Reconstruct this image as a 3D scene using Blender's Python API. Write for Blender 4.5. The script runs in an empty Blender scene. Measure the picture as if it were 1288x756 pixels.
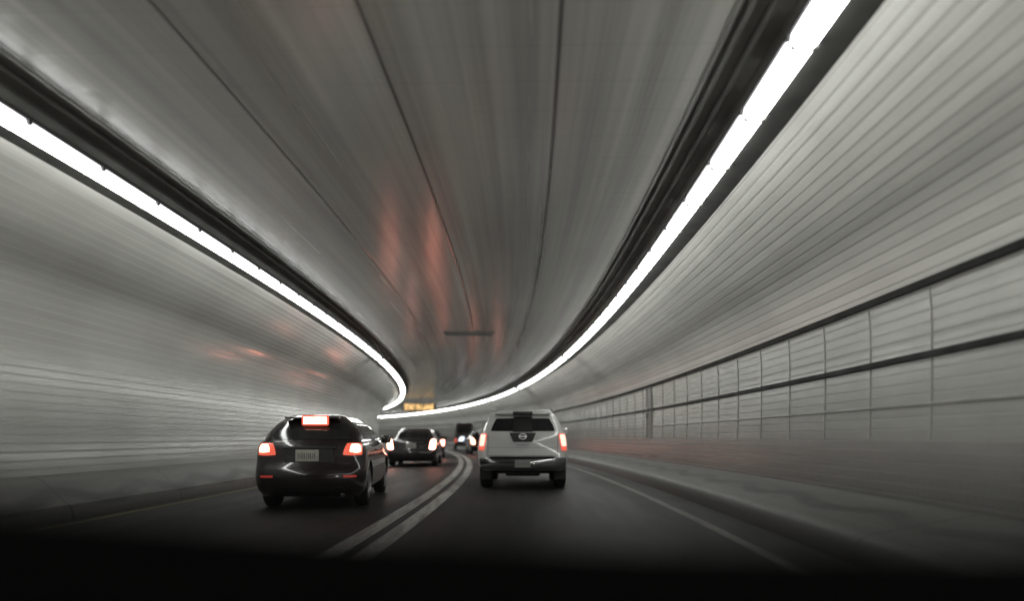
import bpy, bmesh, math, random
from mathutils import Vector, Matrix
random.seed(7)
R_ = math.radians
scene = bpy.context.scene
COL = scene.collection

# ---------------------------------------------------------------- camera, world, exposure
H_CAM = 1.05
PSI = 0.0588                      # the camera looks a little left of the lane's direction
cam_d = bpy.data.cameras.new('camera')
cam = bpy.data.objects.new('camera', cam_d); COL.objects.link(cam)
cam.location = (0, 0, H_CAM)
cam.rotation_euler = (math.pi/2, 0, PSI)
cam_d.lens = 25.16; cam_d.sensor_width = 36; cam_d.shift_y = 0.135
cam_d.clip_start = 0.02; cam_d.clip_end = 2000
cam_d.dof.use_dof = True; cam_d.dof.focus_distance = 11.0
cam_d.dof.aperture_fstop = 0.37
scene.camera = cam
w = bpy.data.worlds.new('World'); scene.world = w; w.use_nodes = True
w.node_tree.nodes['Background'].inputs[0].default_value = (0.03, 0.032, 0.035, 1)
w.node_tree.nodes['Background'].inputs[1].default_value = 0.05
scene.view_settings.view_transform = 'Standard'
scene.view_settings.look = 'None'; scene.view_settings.gamma = 1
scene.view_settings.use_curve_mapping = False
scene.view_settings.exposure = 0.42
cy = scene.cycles
try:
    cy.use_denoising = True; cy.use_light_tree = True
    cy.max_bounces = 7; cy.diffuse_bounces = 4; cy.glossy_bounces = 4; cy.transmission_bounces = 4
    cy.sample_clamp_indirect = 6.0; cy.caustics_reflective = True; cy.blur_glossy = 0.6
except Exception: pass
LAMP = 14.0                        # radiance of the lamp diffusers
RAD = 231.5                       # the tunnel bends left on this radius

def P(s, X, z=0.0):
    """point on the bent road: s along it, X right of the camera's line, z above the road"""
    a = s/RAD
    return Vector((-RAD+(RAD+X)*math.cos(a), (RAD+X)*math.sin(a), z+0.32e-4*max(s,0)**2))
def SX(u, Y):
    """the place seen u metres right of the view axis at distance Y -> world x, y"""
    c, s = math.cos(PSI), math.sin(PSI)
    return u*c - Y*s, u*s + Y*c
def rise(s): return 0.32e-4*max(s,0)**2

# ---------------------------------------------------------------- materials
def mat(name, color=(.5,.5,.5), rough=.5, metal=0.0, emit=None, estr=0, spec=.5, coat=0, noise=0.0, nscale=8.0, bump=0.0):
    m = bpy.data.materials.new(name); m.use_nodes = True
    nt = m.node_tree; b = nt.nodes['Principled BSDF']
    b.inputs['Base Color'].default_value = (*color, 1)
    b.inputs['Roughness'].default_value = rough; b.inputs['Metallic'].default_value = metal
    b.inputs['Specular IOR Level'].default_value = spec
    b.inputs['Coat Weight'].default_value = coat; b.inputs['Coat Roughness'].default_value = .04
    if emit:
        b.inputs['Emission Color'].default_value = (*emit, 1); b.inputs['Emission Strength'].default_value = estr
    if noise or bump:
        tc = nt.nodes.new('ShaderNodeTexCoord'); n = nt.nodes.new('ShaderNodeTexNoise')
        n.inputs['Scale'].default_value = nscale; n.inputs['Detail'].default_value = 5
        nt.links.new(tc.outputs['Object'], n.inputs['Vector'])
        if noise:
            mr = nt.nodes.new('ShaderNodeMapRange'); mr.inputs[1].default_value=.3; mr.inputs[2].default_value=.7
            mr.inputs[3].default_value = 1-noise; mr.inputs[4].default_value = 1+noise*.4
            mx = nt.nodes.new('ShaderNodeVectorMath'); mx.operation='SCALE'
            mx.inputs[0].default_value = color
            nt.links.new(n.outputs['Fac'], mr.inputs[0]); nt.links.new(mr.outputs[0], mx.inputs['Scale'])
            nt.links.new(mx.outputs[0], b.inputs['Base Color'])
            m2 = nt.nodes.new('ShaderNodeMapRange'); m2.inputs[1].default_value=.3; m2.inputs[2].default_value=.7
            m2.inputs[3].default_value=min(1,rough*1.25); m2.inputs[4].default_value=rough*.85
            nt.links.new(n.outputs['Fac'], m2.inputs[0]); nt.links.new(m2.outputs[0], b.inputs['Roughness'])
        if bump:
            bp = nt.nodes.new('ShaderNodeBump'); bp.inputs['Strength'].default_value=bump; bp.inputs['Distance'].default_value=.01
            nt.links.new(n.outputs['Fac'], bp.inputs['Height']); nt.links.new(bp.outputs[0], b.inputs['Normal'])
    return m

class NT:
    """small node helper working on the metre UV map (u along the tunnel, v across the surface)"""
    def __init__(s, name, rough=.4):
        s.m = bpy.data.materials.new(name); s.m.use_nodes = True; s.nt = s.m.node_tree
        s.b = s.nt.nodes['Principled BSDF']; s.b.inputs['Roughness'].default_value = rough
        uv = s.nt.nodes.new('ShaderNodeUVMap'); uv.uv_map = 'metres'
        sp = s.nt.nodes.new('ShaderNodeSeparateXYZ'); s.nt.links.new(uv.outputs[0], sp.inputs[0])
        s.uv = uv.outputs[0]; s.u = sp.outputs[0]; s.v = sp.outputs[1]
    def put(s, sock, v):
        if isinstance(v, (int, float)): sock.default_value = v
        elif isinstance(v, tuple): sock.default_value = v
        else: s.nt.links.new(v, sock)
    def math(s, op, a, b=0.0, c=None, clamp=False):
        n = s.nt.nodes.new('ShaderNodeMath'); n.operation = op; n.use_clamp = clamp
        s.put(n.inputs[0], a); s.put(n.inputs[1], b)
        if c is not None: s.put(n.inputs[2], c)
        return n.outputs[0]
    def noise(s, su, sv, scale=1.0, detail=4, rough=.55, off=0.0):
        cb = s.nt.nodes.new('ShaderNodeCombineXYZ')
        s.put(cb.inputs[0], s.math('MULTIPLY', s.u, su)); s.put(cb.inputs[1], s.math('MULTIPLY', s.v, sv))
        cb.inputs[2].default_value = off
        n = s.nt.nodes.new('ShaderNodeTexNoise'); n.inputs['Scale'].default_value = scale
        n.inputs['Detail'].default_value = detail; n.inputs['Roughness'].default_value = rough
        s.nt.links.new(cb.outputs[0], n.inputs['Vector']); return n.outputs['Fac']
    def remap(s, x, a, b, c, d):
        n = s.nt.nodes.new('ShaderNodeMapRange'); s.put(n.inputs[0], x)
        for i, q in enumerate((a, b, c, d)): s.put(n.inputs[i+1], q)
        return n.outputs[0]
    def line(s, x, period, width, soft=.25):
        """1 on thin lines every period"""
        f = s.math('PINGPONG', x, period/2)
        return s.remap(f, width*(.5-soft/2), width*(.5+soft), 1.0, 0.0)
    def band(s, x, c, width, soft=.5):
        d = s.math('ABSOLUTE', s.math('SUBTRACT', x, c))
        return s.remap(d, width*.5*(1-soft), width*.5*(1+soft), 1.0, 0.0)
    def mix(s, f, a, b):
        n = s.nt.nodes.new('ShaderNodeMix'); n.data_type = 'RGBA'
        s.put(n.inputs[0], f); s.put(n.inputs[6], a if not isinstance(a, tuple) else (*a[:3], 1))
        s.put(n.inputs[7], b if not isinstance(b, tuple) else (*b[:3], 1)); return n.outputs[2]
    def mul(s, col, f):
        n = s.nt.nodes.new('ShaderNodeVectorMath'); n.operation = 'SCALE'
        s.put(n.inputs[0], col[:3] if isinstance(col, tuple) else col); s.put(n.inputs['Scale'], f); return n.outputs[0]
    def bump(s, h, dist, strength=1.0):
        n = s.nt.nodes.new('ShaderNodeBump'); n.inputs['Strength'].default_value = strength
        n.inputs['Distance'].default_value = dist; s.nt.links.new(h, n.inputs['Height'])
        s.nt.links.new(n.outputs[0], s.b.inputs['Normal'])
    def set(s, k, v): s.put(s.b.inputs[k], v)

def wall_mat(name, kind):
    t = NT(name)
    T = .115
    rows = t.line(t.v, T, .016, .5); cols = t.line(t.u, T, .006, .5)
    grout = t.math('MAXIMUM', rows, t.math('MULTIPLY', cols, .15))
    # every tile row a little different, and dirt drawn out along the traffic's direction
    rowid = t.math('FLOOR', t.math('DIVIDE', t.v, T))
    tid = t.math('FLOOR', t.math('DIVIDE', t.u, T*12))
    cb = t.nt.nodes.new('ShaderNodeCombineXYZ'); t.put(cb.inputs[0], rowid); t.put(cb.inputs[1], tid)
    wn = t.nt.nodes.new('ShaderNodeTexWhiteNoise'); wn.noise_dimensions='2D'; t.nt.links.new(cb.outputs[0], wn.inputs['Vector'])
    cb1 = t.nt.nodes.new('ShaderNodeCombineXYZ'); t.put(cb1.inputs[0], rowid)
    wr = t.nt.nodes.new('ShaderNodeTexWhiteNoise'); wr.noise_dimensions='2D'; t.nt.links.new(cb1.outputs[0], wr.inputs['Vector'])
    streak = t.noise(.06, 3.0, 1.0, 5, .6); big = t.noise(.15, .5, 1.0, 4, .6, 3.0); patch = t.noise(.55, .3, 1.0, 3, .5, 9.0)
    f = t.math('MULTIPLY', t.remap(streak, .3, .7, .80, 1.08), t.remap(big, .3, .7, .86, 1.06))
    f = t.math('MULTIPLY', f, t.remap(wr.outputs['Value'], 0, 1, .80 if kind == 'upper' else .93, 1.05))  # wider row contrast on upper tiles: sheen streaks put into the colour
    f = t.math('MULTIPLY', f, t.remap(wn.outputs['Value'], 0, 1, .97, 1.01))
    f = t.math('MULTIPLY', f, t.remap(patch, .35, .65, .90, 1.03))
    base = (.66,.66,.63) if kind == 'upper' else (.50,.50,.475) if kind == 'tile' else (.40,.40,.378)  # upper tiles paler, their lamp sheen put into the colour
    # lower wall darkened in the colour for weaker light there, ragged upper edge
    low_shade = t.remap(t.math('ADD', t.v, t.remap(t.noise(.22, .6, 1.0, 4, .6, 12.0), .3, .7, -.5, .5)), .9, 2.3, .70, 1.0) if kind != 'upper' else 1.0
    f = t.math('MULTIPLY', f, low_shade)
    col = t.mul(base, f)
    col = t.mix(t.math('MULTIPLY', grout, {'upper': .50, 'tile': .12, 'panel': .16}[kind]), col, (.16,.155,.145))
    if kind == 'panel':
        grout = t.math('MULTIPLY', grout, t.remap(t.v, 1.0, 1.06, .3, 1.0))
        jn = t.line(t.u, 1.22, .034, .6)
        gate = t.remap(t.v, 1.0, 1.06, 0.0, 1.0)
        jn = t.math('MULTIPLY', jn, gate)
        thin = t.line(t.u, .61, .018, .4)
        jn = t.math('MAXIMUM', jn, t.math('MULTIPLY', t.math('MULTIPLY', thin, gate), .15))
        lo = t.remap(t.v, 1.02, 1.04, 1.0, 0.0)         # plain painted dado below the panels, darker
        col = t.mix(t.math('MULTIPLY', jn, .06), col, (.07,.07,.066))
        col = t.mix(t.math('MULTIPLY', lo, .45), col, t.mul((.19,.18,.17), f))
        col = t.mix(t.math('MULTIPLY', t.band(t.v, 2.05, .05), .3), col, (.12,.12,.11))
        grout = t.math('MAXIMUM', grout, t.math('MULTIPLY', jn, .1))
    t.set('Base Color', col)
    if kind == 'panel': streak = t.math('SUBTRACT', streak, t.math('MULTIPLY', lo, .35))
    t.set('Roughness', t.remap(t.math('ADD', grout, t.remap(streak,-.1,.7,.28,0.0)), 0, 1, {'upper': .26, 'tile': .14, 'panel': .17}[kind], .6))
    wob = t.noise(2.2, 2.2, 1.0, 2, .5, 5.0); wob2 = t.noise(.5, 5.0, 1.0, 2, .5, 7.0)
    hgt = t.math('ADD', t.math('MULTIPLY', grout, -1.0), t.math('ADD', t.math('MULTIPLY', wob, .45), t.math('MULTIPLY', wob2, .5)))
    hgt = t.math('ADD', hgt, t.math('MULTIPLY', wn.outputs['Value'], .22))
    t.bump(hgt, .004, {'upper': .5, 'tile': .10, 'panel': .22}[kind])
    t.set('Specular IOR Level', .5)
    return t.m

def ceiling_mat():
    t = NT('ceiling_enamel')
    streak = t.noise(.035, 2.6, 1.0, 5, .6); s2 = t.noise(.02, 9.0, 1.0, 3, .5, 4.0); big = t.noise(.12, .35, 1.0, 3, .6, 2.0)
    f = t.math('MULTIPLY', t.remap(streak, .32, .68, .55, 1.12), t.remap(s2, .35, .65, .88, 1.04))
    f = t.math('MULTIPLY', f, t.remap(big, .3, .7, .84, 1.06))
    cross = t.line(t.u, .61, .02, .5)
    seam = t.line(t.v, 1.575, .030, .5)
    col = t.mul((.60,.60,.565), f)
    col = t.mix(t.math('MULTIPLY', cross, .10), col, (.12,.12,.11))
    col = t.mix(t.math('MULTIPLY', seam, .85), col, (.025,.024,.022))
    t.set('Base Color', col); t.set('Roughness', t.remap(streak, .3, .7, .30, .19)); t.set('Specular IOR Level', 1.0)
    fine = t.noise(3.6, .06, 1.0, 3, .6, 6.0); f3 = t.noise(.9, .12, 1.0, 2, .5, 8.0)
    h = t.math('ADD', t.math('MULTIPLY', fine, 2.2), t.math('MULTIPLY', f3, 2.2))
    h = t.math('SUBTRACT', h, t.math('MAXIMUM', t.math('MULTIPLY', cross, .35), seam))
    t.bump(h, .004, .6)
    return t.m

def asphalt_mat():
    t = NT('asphalt')
    g = t.noise(60, 60, 1.0, 3, .7); big = t.noise(.08, .9, 1.0, 4, .6, 2.0); pch = t.noise(.6,.9,1.0,5,.6,5.0)
    f = t.math('MULTIPLY', t.remap(g, .3, .7, .72, 1.25), t.math('MULTIPLY', t.remap(big, .3, .7, .65, 1.35), t.remap(pch,.3,.7,.78,1.2)))
    # darker oil band down the middle of each lane
    oil = t.math('MAXIMUM', t.band(t.v, .15, .9, .9), t.band(t.v, -3.8, .9, .9))
    f = t.math('MULTIPLY', f, t.remap(oil, 0, 1, 1.0, .8))
    t.set('Base Color', t.mul((.040,.039,.037), f)); t.set('Roughness', t.remap(big, .3, .7, .62, .44))
    t.bump(g, .003, .5); return t.m

def paint_mat(name, colr):
    t = NT(name)
    g = t.noise(25, 25, 1.0, 4, .7); wear = t.noise(.8, 6, 1.0, 5, .65, 3.0)
    m = t.math('MULTIPLY', t.remap(g, .35, .6, .25, 1.0), t.remap(wear, .36, .56, .45, 1.0))
    t.set('Base Color', t.mix(m, (.10,.098,.09), colr)); t.set('Roughness', .55); t.bump(g, .002, .4); return t.m

def kerb_mat():
    t = NT('dirty_kerb_concrete')
    st = t.noise(.12, 4.0, 1.0, 5, .6); g = t.noise(9, 9, 1.0, 5, .7, 2.0)
    f = t.math('MULTIPLY', t.remap(st, .3, .7, .70, 1.1), t.remap(g, .3, .7, .86, 1.1))
    # scalloped dark band that wanders along the ledge
    wave = t.math('MULTIPLY', t.math('SINE', t.math('MULTIPLY', t.math('ADD', t.u, t.math('MULTIPLY', t.noise(.35,.0,1.0,2,.5,9.0), 1.6)), 3.0)), .09)
    d = t.math('ABSOLUTE', t.math('SUBTRACT', t.v, t.math('ADD', wave, .56)))
    scallop = t.math('MULTIPLY', t.remap(d, .06, .15, 1.0, 0.0), t.remap(t.noise(.9, 1.2, 1.0, 4, .6, 4.0), .34, .56, .35, 1.0))
    low = t.remap(t.v, 1.04, 1.12, 0.0, 1.0)     # vertical face: black with rubber and road grime
    col = t.mul((.155,.152,.142), f)
    col = t.mix(t.math('MULTIPLY', scallop, .92), col, (.055,.054,.05))
    col = t.mix(t.math('MULTIPLY', low, .85), col, (.05,.048,.045))
    col = t.mix(t.math('MULTIPLY', t.band(t.v, .03, .07), .8), col, (.04,.04,.037))
    col = t.mix(t.math('MULTIPLY', t.line(t.u, 3.05, .03), .7), col, (.03,.03,.028))
    t.set('Base Color', col); t.set('Roughness', .5); t.bump(g, .006, .5); return t.m

M = {}
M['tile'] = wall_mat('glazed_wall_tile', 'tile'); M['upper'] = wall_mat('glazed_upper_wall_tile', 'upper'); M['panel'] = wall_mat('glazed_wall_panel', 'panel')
M['ceiling'] = ceiling_mat(); M['asphalt'] = asphalt_mat()
M['white_paint'] = paint_mat('white_road_paint', (.84,.83,.78)); M['edge_paint'] = paint_mat('edge_road_paint', (.30,.295,.27))
M['yellow_paint'] = paint_mat('worn_yellow_paint', (.34,.31,.12)); M['kerb'] = kerb_mat()
M['dark_steel'] = mat('dark_painted_steel', (.045,.044,.042), .42, noise=.35, nscale=2.0, bump=.1)
M['mid_steel'] = mat('grey_painted_steel', (.30,.30,.28), .4, noise=.3, nscale=2.0)
M['pale_steel'] = mat('pale_painted_steel', (.24,.24,.225), .45, noise=.3, nscale=2.0)
M['cove'] = mat('cove_lining', (.30,.30,.28), .5, noise=.3, nscale=1.5)
M['batten'] = mat('panel_cover_strip', (.38,.38,.36), .35, noise=.3, nscale=4)
M['housing'] = mat('lamp_housing', (.07,.07,.07), .45)
M['lens'] = mat('lamp_diffuser', (.85,.86,.88), .4, emit=(.985,1.0,.95), estr=LAMP)
M['lens_side'] = mat('lamp_diffuser_edge', (.8,.8,.82), .4, emit=(.98,.95,1.0), estr=5.0)
M['groove'] = mat('dark_rail', (.03,.03,.028), .75, noise=.3, nscale=3, spec=.15)
M['black_paint'] = mat('black_car_paint', (.019,.011,.011), .22, coat=1.0, noise=.2, nscale=6)
M['dark_paint'] = mat('dark_red_grey_paint', (.022,.018,.018), .25, coat=1.0)
M['white_car'] = mat('white_car_paint', (.56,.56,.545), .28, coat=.8, noise=.10, nscale=3)
M['glass'] = mat('tinted_glass', (.008,.009,.010), .05, spec=.8)
M['glass_grey'] = mat('rear_glass', (.02,.021,.022), .08, spec=.7)
M['rubber'] = mat('tyre_rubber', (.014,.014,.014), .8, noise=.3, nscale=20, bump=.3)
M['alloy'] = mat('alloy_rim', (.55,.55,.57), .28, metal=.9)
M['trim'] = mat('black_plastic_trim', (.018,.018,.018), .5, noise=.2, nscale=20)
M['bumper_grey'] = mat('grey_metal_bumper', (.34,.34,.34), .09, metal=.9, noise=.2, nscale=9)
M['chrome'] = mat('chrome', (.8,.8,.8), .32, metal=1)
M['under'] = mat('underbody', (.012,.012,.012), .8)
M['brake'] = mat('lit_brake_lamp', (.6,.05,.03), .25, emit=(1.0,.33,.23), estr=19)
M['brake_near'] = mat('lit_near_brake_lamp', (.6,.05,.03), .25, emit=(1.0,.40,.26), estr=8)
M['brake_core'] = mat('brake_lamp_bulb', (.9,.3,.2), .25, emit=(1.0,.50,.36), estr=4.2)
def segmented(m, lo_, hi_, sc):
    nt = m.node_tree; b = nt.nodes['Principled BSDF']; tc = nt.nodes.new('ShaderNodeTexCoord')
    v = nt.nodes.new('ShaderNodeTexVoronoi'); v.inputs['Scale'].default_value = sc; v.inputs['Randomness'].default_value = .25
    nt.links.new(tc.outputs['Object'], v.inputs['Vector'])
    mr = nt.nodes.new('ShaderNodeMapRange'); mr.inputs[1].default_value = .15; mr.inputs[2].default_value = .62
    mr.inputs[3].default_value = hi_; mr.inputs[4].default_value = lo_
    nt.links.new(v.outputs['Distance'], mr.inputs[0]); nt.links.new(mr.outputs[0], b.inputs['Emission Strength'])
segmented(M['brake_near'], 3.2, 14, 22); segmented(M['brake_core'], 1.2, 8, 26)
M['tail_red'] = mat('tail_lamp_glow', (.5,.04,.03), .25, emit=(1.0,.17,.10), estr=.7)
M['tail_soft'] = mat('tail_lamp_bright', (.55,.05,.03), .25, emit=(1.0,.50,.40), estr=1.7)
M['far_tail'] = mat('distant_tail_lamp', (.5,.04,.03), .25, emit=(1.0,.33,.23), estr=11)
M['reflector'] = mat('red_reflector', (.35,.02,.015), .2, emit=(1.0,.12,.08), estr=.25)  # faint glow put on the reflector in place of returned light
M['plate'] = mat('number_plate', (.52,.52,.45), .4, noise=.2, nscale=30)
M['plate_mark'] = mat('number_plate_marks', (.2,.2,.2), .5)
M['amber'] = mat('amber_sign_lamps', (.4,.2,.05), .5, emit=(1.0,.62,.25), estr=1.6)
M['sign_black'] = mat('sign_face', (.03,.03,.03), .5)
M['head'] = mat('headlamp', (.9,.9,.9), .2, emit=(1.0,.96,.88), estr=110)
M['blue'] = mat('blue_van_panel', (.10,.13,.24), .4)
M['van_light'] = mat('white_rear_lamp', (.8,.8,.8), .3, emit=(.85,.9,1.0), estr=1.6)
M['cabin'] = mat('dashboard_vinyl', (.004,.004,.004), .95, noise=.2, nscale=40, spec=0.0)

# ---------------------------------------------------------------- object helpers
def link(name, me, parent=None):
    o = bpy.data.objects.new(name, me); COL.objects.link(o)
    if parent: o.parent = parent
    return o
def obj(name, bm, m, parent=None, smooth=False, sharp=35):
    bmesh.ops.recalc_face_normals(bm, faces=bm.faces)
    me = bpy.data.meshes.new(name); bm.to_mesh(me); bm.free()
    for k in (m if isinstance(m, (list, tuple)) else [m]): me.materials.append(k)
    if smooth:
        for p in me.polygons: p.use_smooth = True
        try: me.set_sharp_from_angle(angle=R_(sharp))
        except Exception: pass
    return link(name, me, parent)
def tag(o, label=None, cat=None, group=None, kind=None):
    if label: o['label'] = label
    if cat: o['category'] = cat
    if group: o['group'] = group
    if kind: o['kind'] = kind
    return o
def empty(name, loc=(0,0,0), rz=0.0, **k):
    o = bpy.data.objects.new(name, None); o.location = loc; o.rotation_euler = (0,0,rz)
    o.empty_display_size = .2; COL.objects.link(o); return tag(o, **k)
def box(bm, c, s, rot=None, bev=0.0, mi=0):
    r = bmesh.ops.create_cube(bm, size=1.0)
    vs = r['verts']
    bmesh.ops.scale(bm, vec=s, verts=vs)
    if rot: bmesh.ops.rotate(bm, cent=(0,0,0), matrix=rot, verts=vs)
    bmesh.ops.translate(bm, vec=c, verts=vs)
    fs = set(f for v in vs for f in v.link_faces)
    for f in fs: f.material_index = mi
    if bev:
        es = list(set(e for v in vs for e in v.link_edges))
        bmesh.ops.bevel(bm, geom=es, offset=bev, segments=2, affect='EDGES', profile=.5)
    return bm
def B(c, s, **k): return box(bmesh.new(), c, s, **k)

def sweep(name, prof, m, s0=-16.0, s1=138.0, ds=1.0, parent=None, v0=0.0, vmode='arc', close=False, smooth=True, thick=0.0):
    """sheet (or closed bar) drawn along the bent tunnel through a list of (X, z)"""
    n = int(round((s1-s0)/ds)); bm = bmesh.new(); uvl = bm.loops.layers.uv.new('metres')
    pr = list(prof)
    if close: pr = pr+[pr[0]]
    vv = [v0]
    for a, b in zip(pr, pr[1:]):
        vv.append(vv[-1]+math.dist(a, b))
    if vmode == 'z': vv = [p[1] for p in pr]
    if vmode == 'x': vv = [p[0] for p in pr]
    if callable(vmode): vv = [vmode(p) for p in pr]
    rows = []
    for i in range(n+1):
        s = s0+(s1-s0)*i/n
        base = [bm.verts.new(P(s, X, z)) for X, z in (prof)]
        if close: base.append(base[0])
        rows.append((s, base))
    for (sa, ra), (sb, rb) in zip(rows, rows[1:]):
        for j in range(len(pr)-1):
            f = bm.faces.new((ra[j], ra[j+1], rb[j+1], rb[j]))
            for l, (uu, v) in zip(f.loops, ((sa, vv[j]), (sa, vv[j+1]), (sb, vv[j+1]), (sb, vv[j]))): l[uvl].uv = (uu, v)
    if close:
        bm.faces.new(rows[0][1][:-1]); bm.faces.new(rows[-1][1][:-1][::-1])
    me = bpy.data.meshes.new(name); bm.to_mesh(me); bm.free(); me.materials.append(m)
    if smooth:
        for p in me.polygons: p.use_smooth = True
        try: me.set_sharp_from_angle(angle=R_(40))
        except Exception: pass
    return link(name, me, parent)
def smooth_prof(pts, k=5):
    out = []
    for i in range(len(pts)-1):
        p0 = pts[max(i-1,0)]; p1 = pts[i]; p2 = pts[i+1]; p3 = pts[min(i+2, len(pts)-1)]
        for j in range(k):
            t = j/k
            out.append(tuple(.5*((2*b)+(-a+c)*t+(2*a-5*b+4*c-d)*t*t+(-a+3*b-3*c+d)*t**3) for a,b,c,d in zip(p0,p1,p2,p3)))
    out.append(pts[-1]); return out

# ---------------------------------------------------------------- the setting: road, markings, kerbs
tag(sweep('road', [(-6.25,0),(-4,0.0),(-1.78,0.0),(0,0),(2.62,0)], M['asphalt'], vmode='x'), kind='structure')
# deep ground under everything
g = bmesh.new(); bmesh.ops.create_grid(g, x_segments=2, y_segments=2, size=400)
bmesh.ops.translate(g, vec=(-100, 60, -.6), verts=g.verts)
tag(obj('ground', g, mat('subsoil', (.06,.055,.05), .9, noise=.3, nscale=.5)), kind='structure')
def stripe(name, X, wd, m): return tag(sweep(name, [(X-wd/2,.004),(X+wd/2,.004)], m, vmode='x', smooth=False), kind='structure')
stripe('centre_line_marking', -1.78-.165, .21, M['white_paint'])
stripe('centre_line_marking', -1.78+.165, .21, M['white_paint'])
stripe('edge_line_marking', 2.02, .13, M['edge_paint'])
stripe('edge_line_marking', -5.78, .10, M['yellow_paint'])
kR = [(3.72,.42),(3.60,.415),(3.30,.36),(3.00,.30),(2.72,.245),(2.64,.20),(2.60,.12),(2.58,0.0)]
def kerb(pr):
    return pr
tag(sweep('kerb', kR, M['kerb']), kind='structure')
kL = [(-6.66,.56),(-6.58,.55),(-6.45,.50),(-6.32,.40),(-6.22,.30),(-6.14,.22),(-6.08,.19),(-6.05,.12),(-6.03,0.0)]
tag(sweep('kerb', kL, M['kerb']), kind='structure')

# ---------------------------------------------------------------- walls
top_pts = [(2.55,0),(0,0)]
wallR = smooth_prof([(3.69,.30),(3.72,.9),(3.735,1.4),(3.74,1.9),(3.73,2.35),(3.68,2.64),(3.48,3.08),(3.12,3.46),(2.74,3.80),(2.34,4.092)])
def inter(pr, z0, z1): return [p for p in pr if z0-1e-6 <= p[1] <= z1+1e-6]
def atz(pr, z):
    for a, b in zip(pr, pr[1:]):
        if a[1] <= z <= b[1]:
            t = (z-a[1])/(b[1]-a[1]); return (a[0]+(b[0]-a[0])*t, z)
ZS = 2.55
wr = empty('tunnel_wall', P(0,3.7,0), label='right tunnel wall of glazed tiles above gridded panels with dark horizontal rails', cat='wall')
def rel(o, root):
    o.parent = root; o.matrix_parent_inverse = root.matrix_basis.inverted() if hasattr(root,'matrix_basis') else Matrix(); return o
def child_sweep(name, prof, m, root, **k):
    o = sweep(name, prof, m, **k)
    me = o.data; me.transform(Matrix.Translation(-root.location)); o.parent = root; return o
child_sweep('tile_lining', [atz(wallR,ZS)]+[p for p in wallR if p[1]>ZS+.01], M['upper'], wr, v0=0)
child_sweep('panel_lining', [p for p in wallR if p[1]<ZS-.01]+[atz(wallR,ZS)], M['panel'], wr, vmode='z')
def rail(z, hgt, dep, m, pr=wallR, root=wr, sgn=-1, name='rail'):
    a = atz(pr, z-hgt/2); b = atz(pr, z+hgt/2)
    prof = [(a[0]-sgn*.01,a[1]),(b[0]-sgn*.01,b[1]),(b[0]+sgn*dep,b[1]-.006),(a[0]+sgn*dep,a[1]+.006)]
    return child_sweep(name, prof, m, root, close=True, smooth=False)
rail(2.56,.078,.035,M['groove']); rail(1.87,.072,.035,M['groove']); rail(1.39,.032,.018,M['mid_steel'])
# raised cover strips between the panels of the right wall
bt = bmesh.new(); pts = [atz(wallR, 1.045)]+[p for p in wallR if 1.1 < p[1] < 2.48]+[atz(wallR, 2.51)]
for a, q in zip(pts, pts[1:]):
    d = math.dist(a, q); ang = math.atan2(q[0]-a[0], q[1]-a[1])
    box(bt, ((a[0]+q[0])/2-.004, 0, (a[1]+q[1])/2), (.020, .014, d+.002), rot=Matrix.Rotation(ang, 3, 'Y'))
bt0 = obj('panel_batten', bt, M['batten'], wr)
for i in range(84):
    s_ = 7.0+i*1.22
    o_ = bt0 if i == 0 else bt0.copy()
    if i: COL.objects.link(o_)
    o_.location = P(s_, 0, 0)-wr.location; o_.rotation_euler = (0, 0, s_/RAD)
wallL = smooth_prof([(-6.60,.42),(-6.70,.9),(-6.80,1.4),(-6.86,1.9),(-6.86,2.35),(-6.78,2.75),(-6.56,3.18),(-6.16,3.54),(-5.80,3.85),(-5.44,4.092)])
wl = empty('tunnel_wall', P(0,-6.7,0), label='left tunnel wall of plain glazed tiles curving up to the lamps', cat='wall')
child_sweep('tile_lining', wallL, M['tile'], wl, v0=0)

# ---------------------------------------------------------------- ceiling with its seams, edge trims and lamp coves
ce = empty('tunnel_ceiling', P(0,-1.4,4.3), label='flat panelled tunnel ceiling with dark lengthwise seams', cat='ceiling')
child_sweep('ceiling_panels', [(-4.70,4.40),(-3.02,4.402),(-1.45,4.403),(.125,4.402),(1.47,4.40)], M['ceiling'], ce, vmode=lambda p: p[0]+4.60)
# right cove, from the ceiling's edge to above the lamp
def bar(name, pts, m): return child_sweep(name, pts, m, ce, close=True, smooth=False)
child_sweep('cove_lining', [(1.47,4.40),(1.49,4.45),(1.66,4.50),(1.95,4.45),(2.02,4.30),(2.10,4.22),(2.40,4.12)], M['cove'], ce)
bar('edge_trim', [(1.47,4.385),(1.505,4.385),(1.505,4.43),(1.47,4.43)], M['mid_steel'])
bar('conduit', [(1.57,4.40),(1.61,4.39),(1.63,4.42),(1.61,4.45),(1.57,4.44)], M['mid_steel'])
bar('conduit', [(1.74,4.395),(1.78,4.385),(1.80,4.41),(1.78,4.44),(1.74,4.43)], M['mid_steel'])
child_sweep('cove_lining', [(-4.70,4.40),(-4.73,4.45),(-4.90,4.48),(-5.12,4.43),(-5.16,4.30),(-5.22,4.22),(-5.48,4.12)], M['cove'], ce)
bar('edge_trim', [(-4.70,4.385),(-4.66,4.385),(-4.66,4.397),(-4.70,4.397)], M['mid_steel'])
bar('conduit', [(-4.88,4.38),(-4.92,4.38),(-4.93,4.42),(-4.89,4.43)], M['mid_steel'])
# dark ledges that carry the lamps, between lamp and wall
bar('lamp_ledge', [(2.10,4.10),(2.36,4.085),(2.39,4.10),(2.39,4.14),(2.11,4.16)], M['dark_steel'])
bar('lamp_ledge', [(-5.215,4.10),(-5.46,4.085),(-5.49,4.10),(-5.49,4.14),(-5.22,4.16)], M['dark_steel'])

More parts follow.
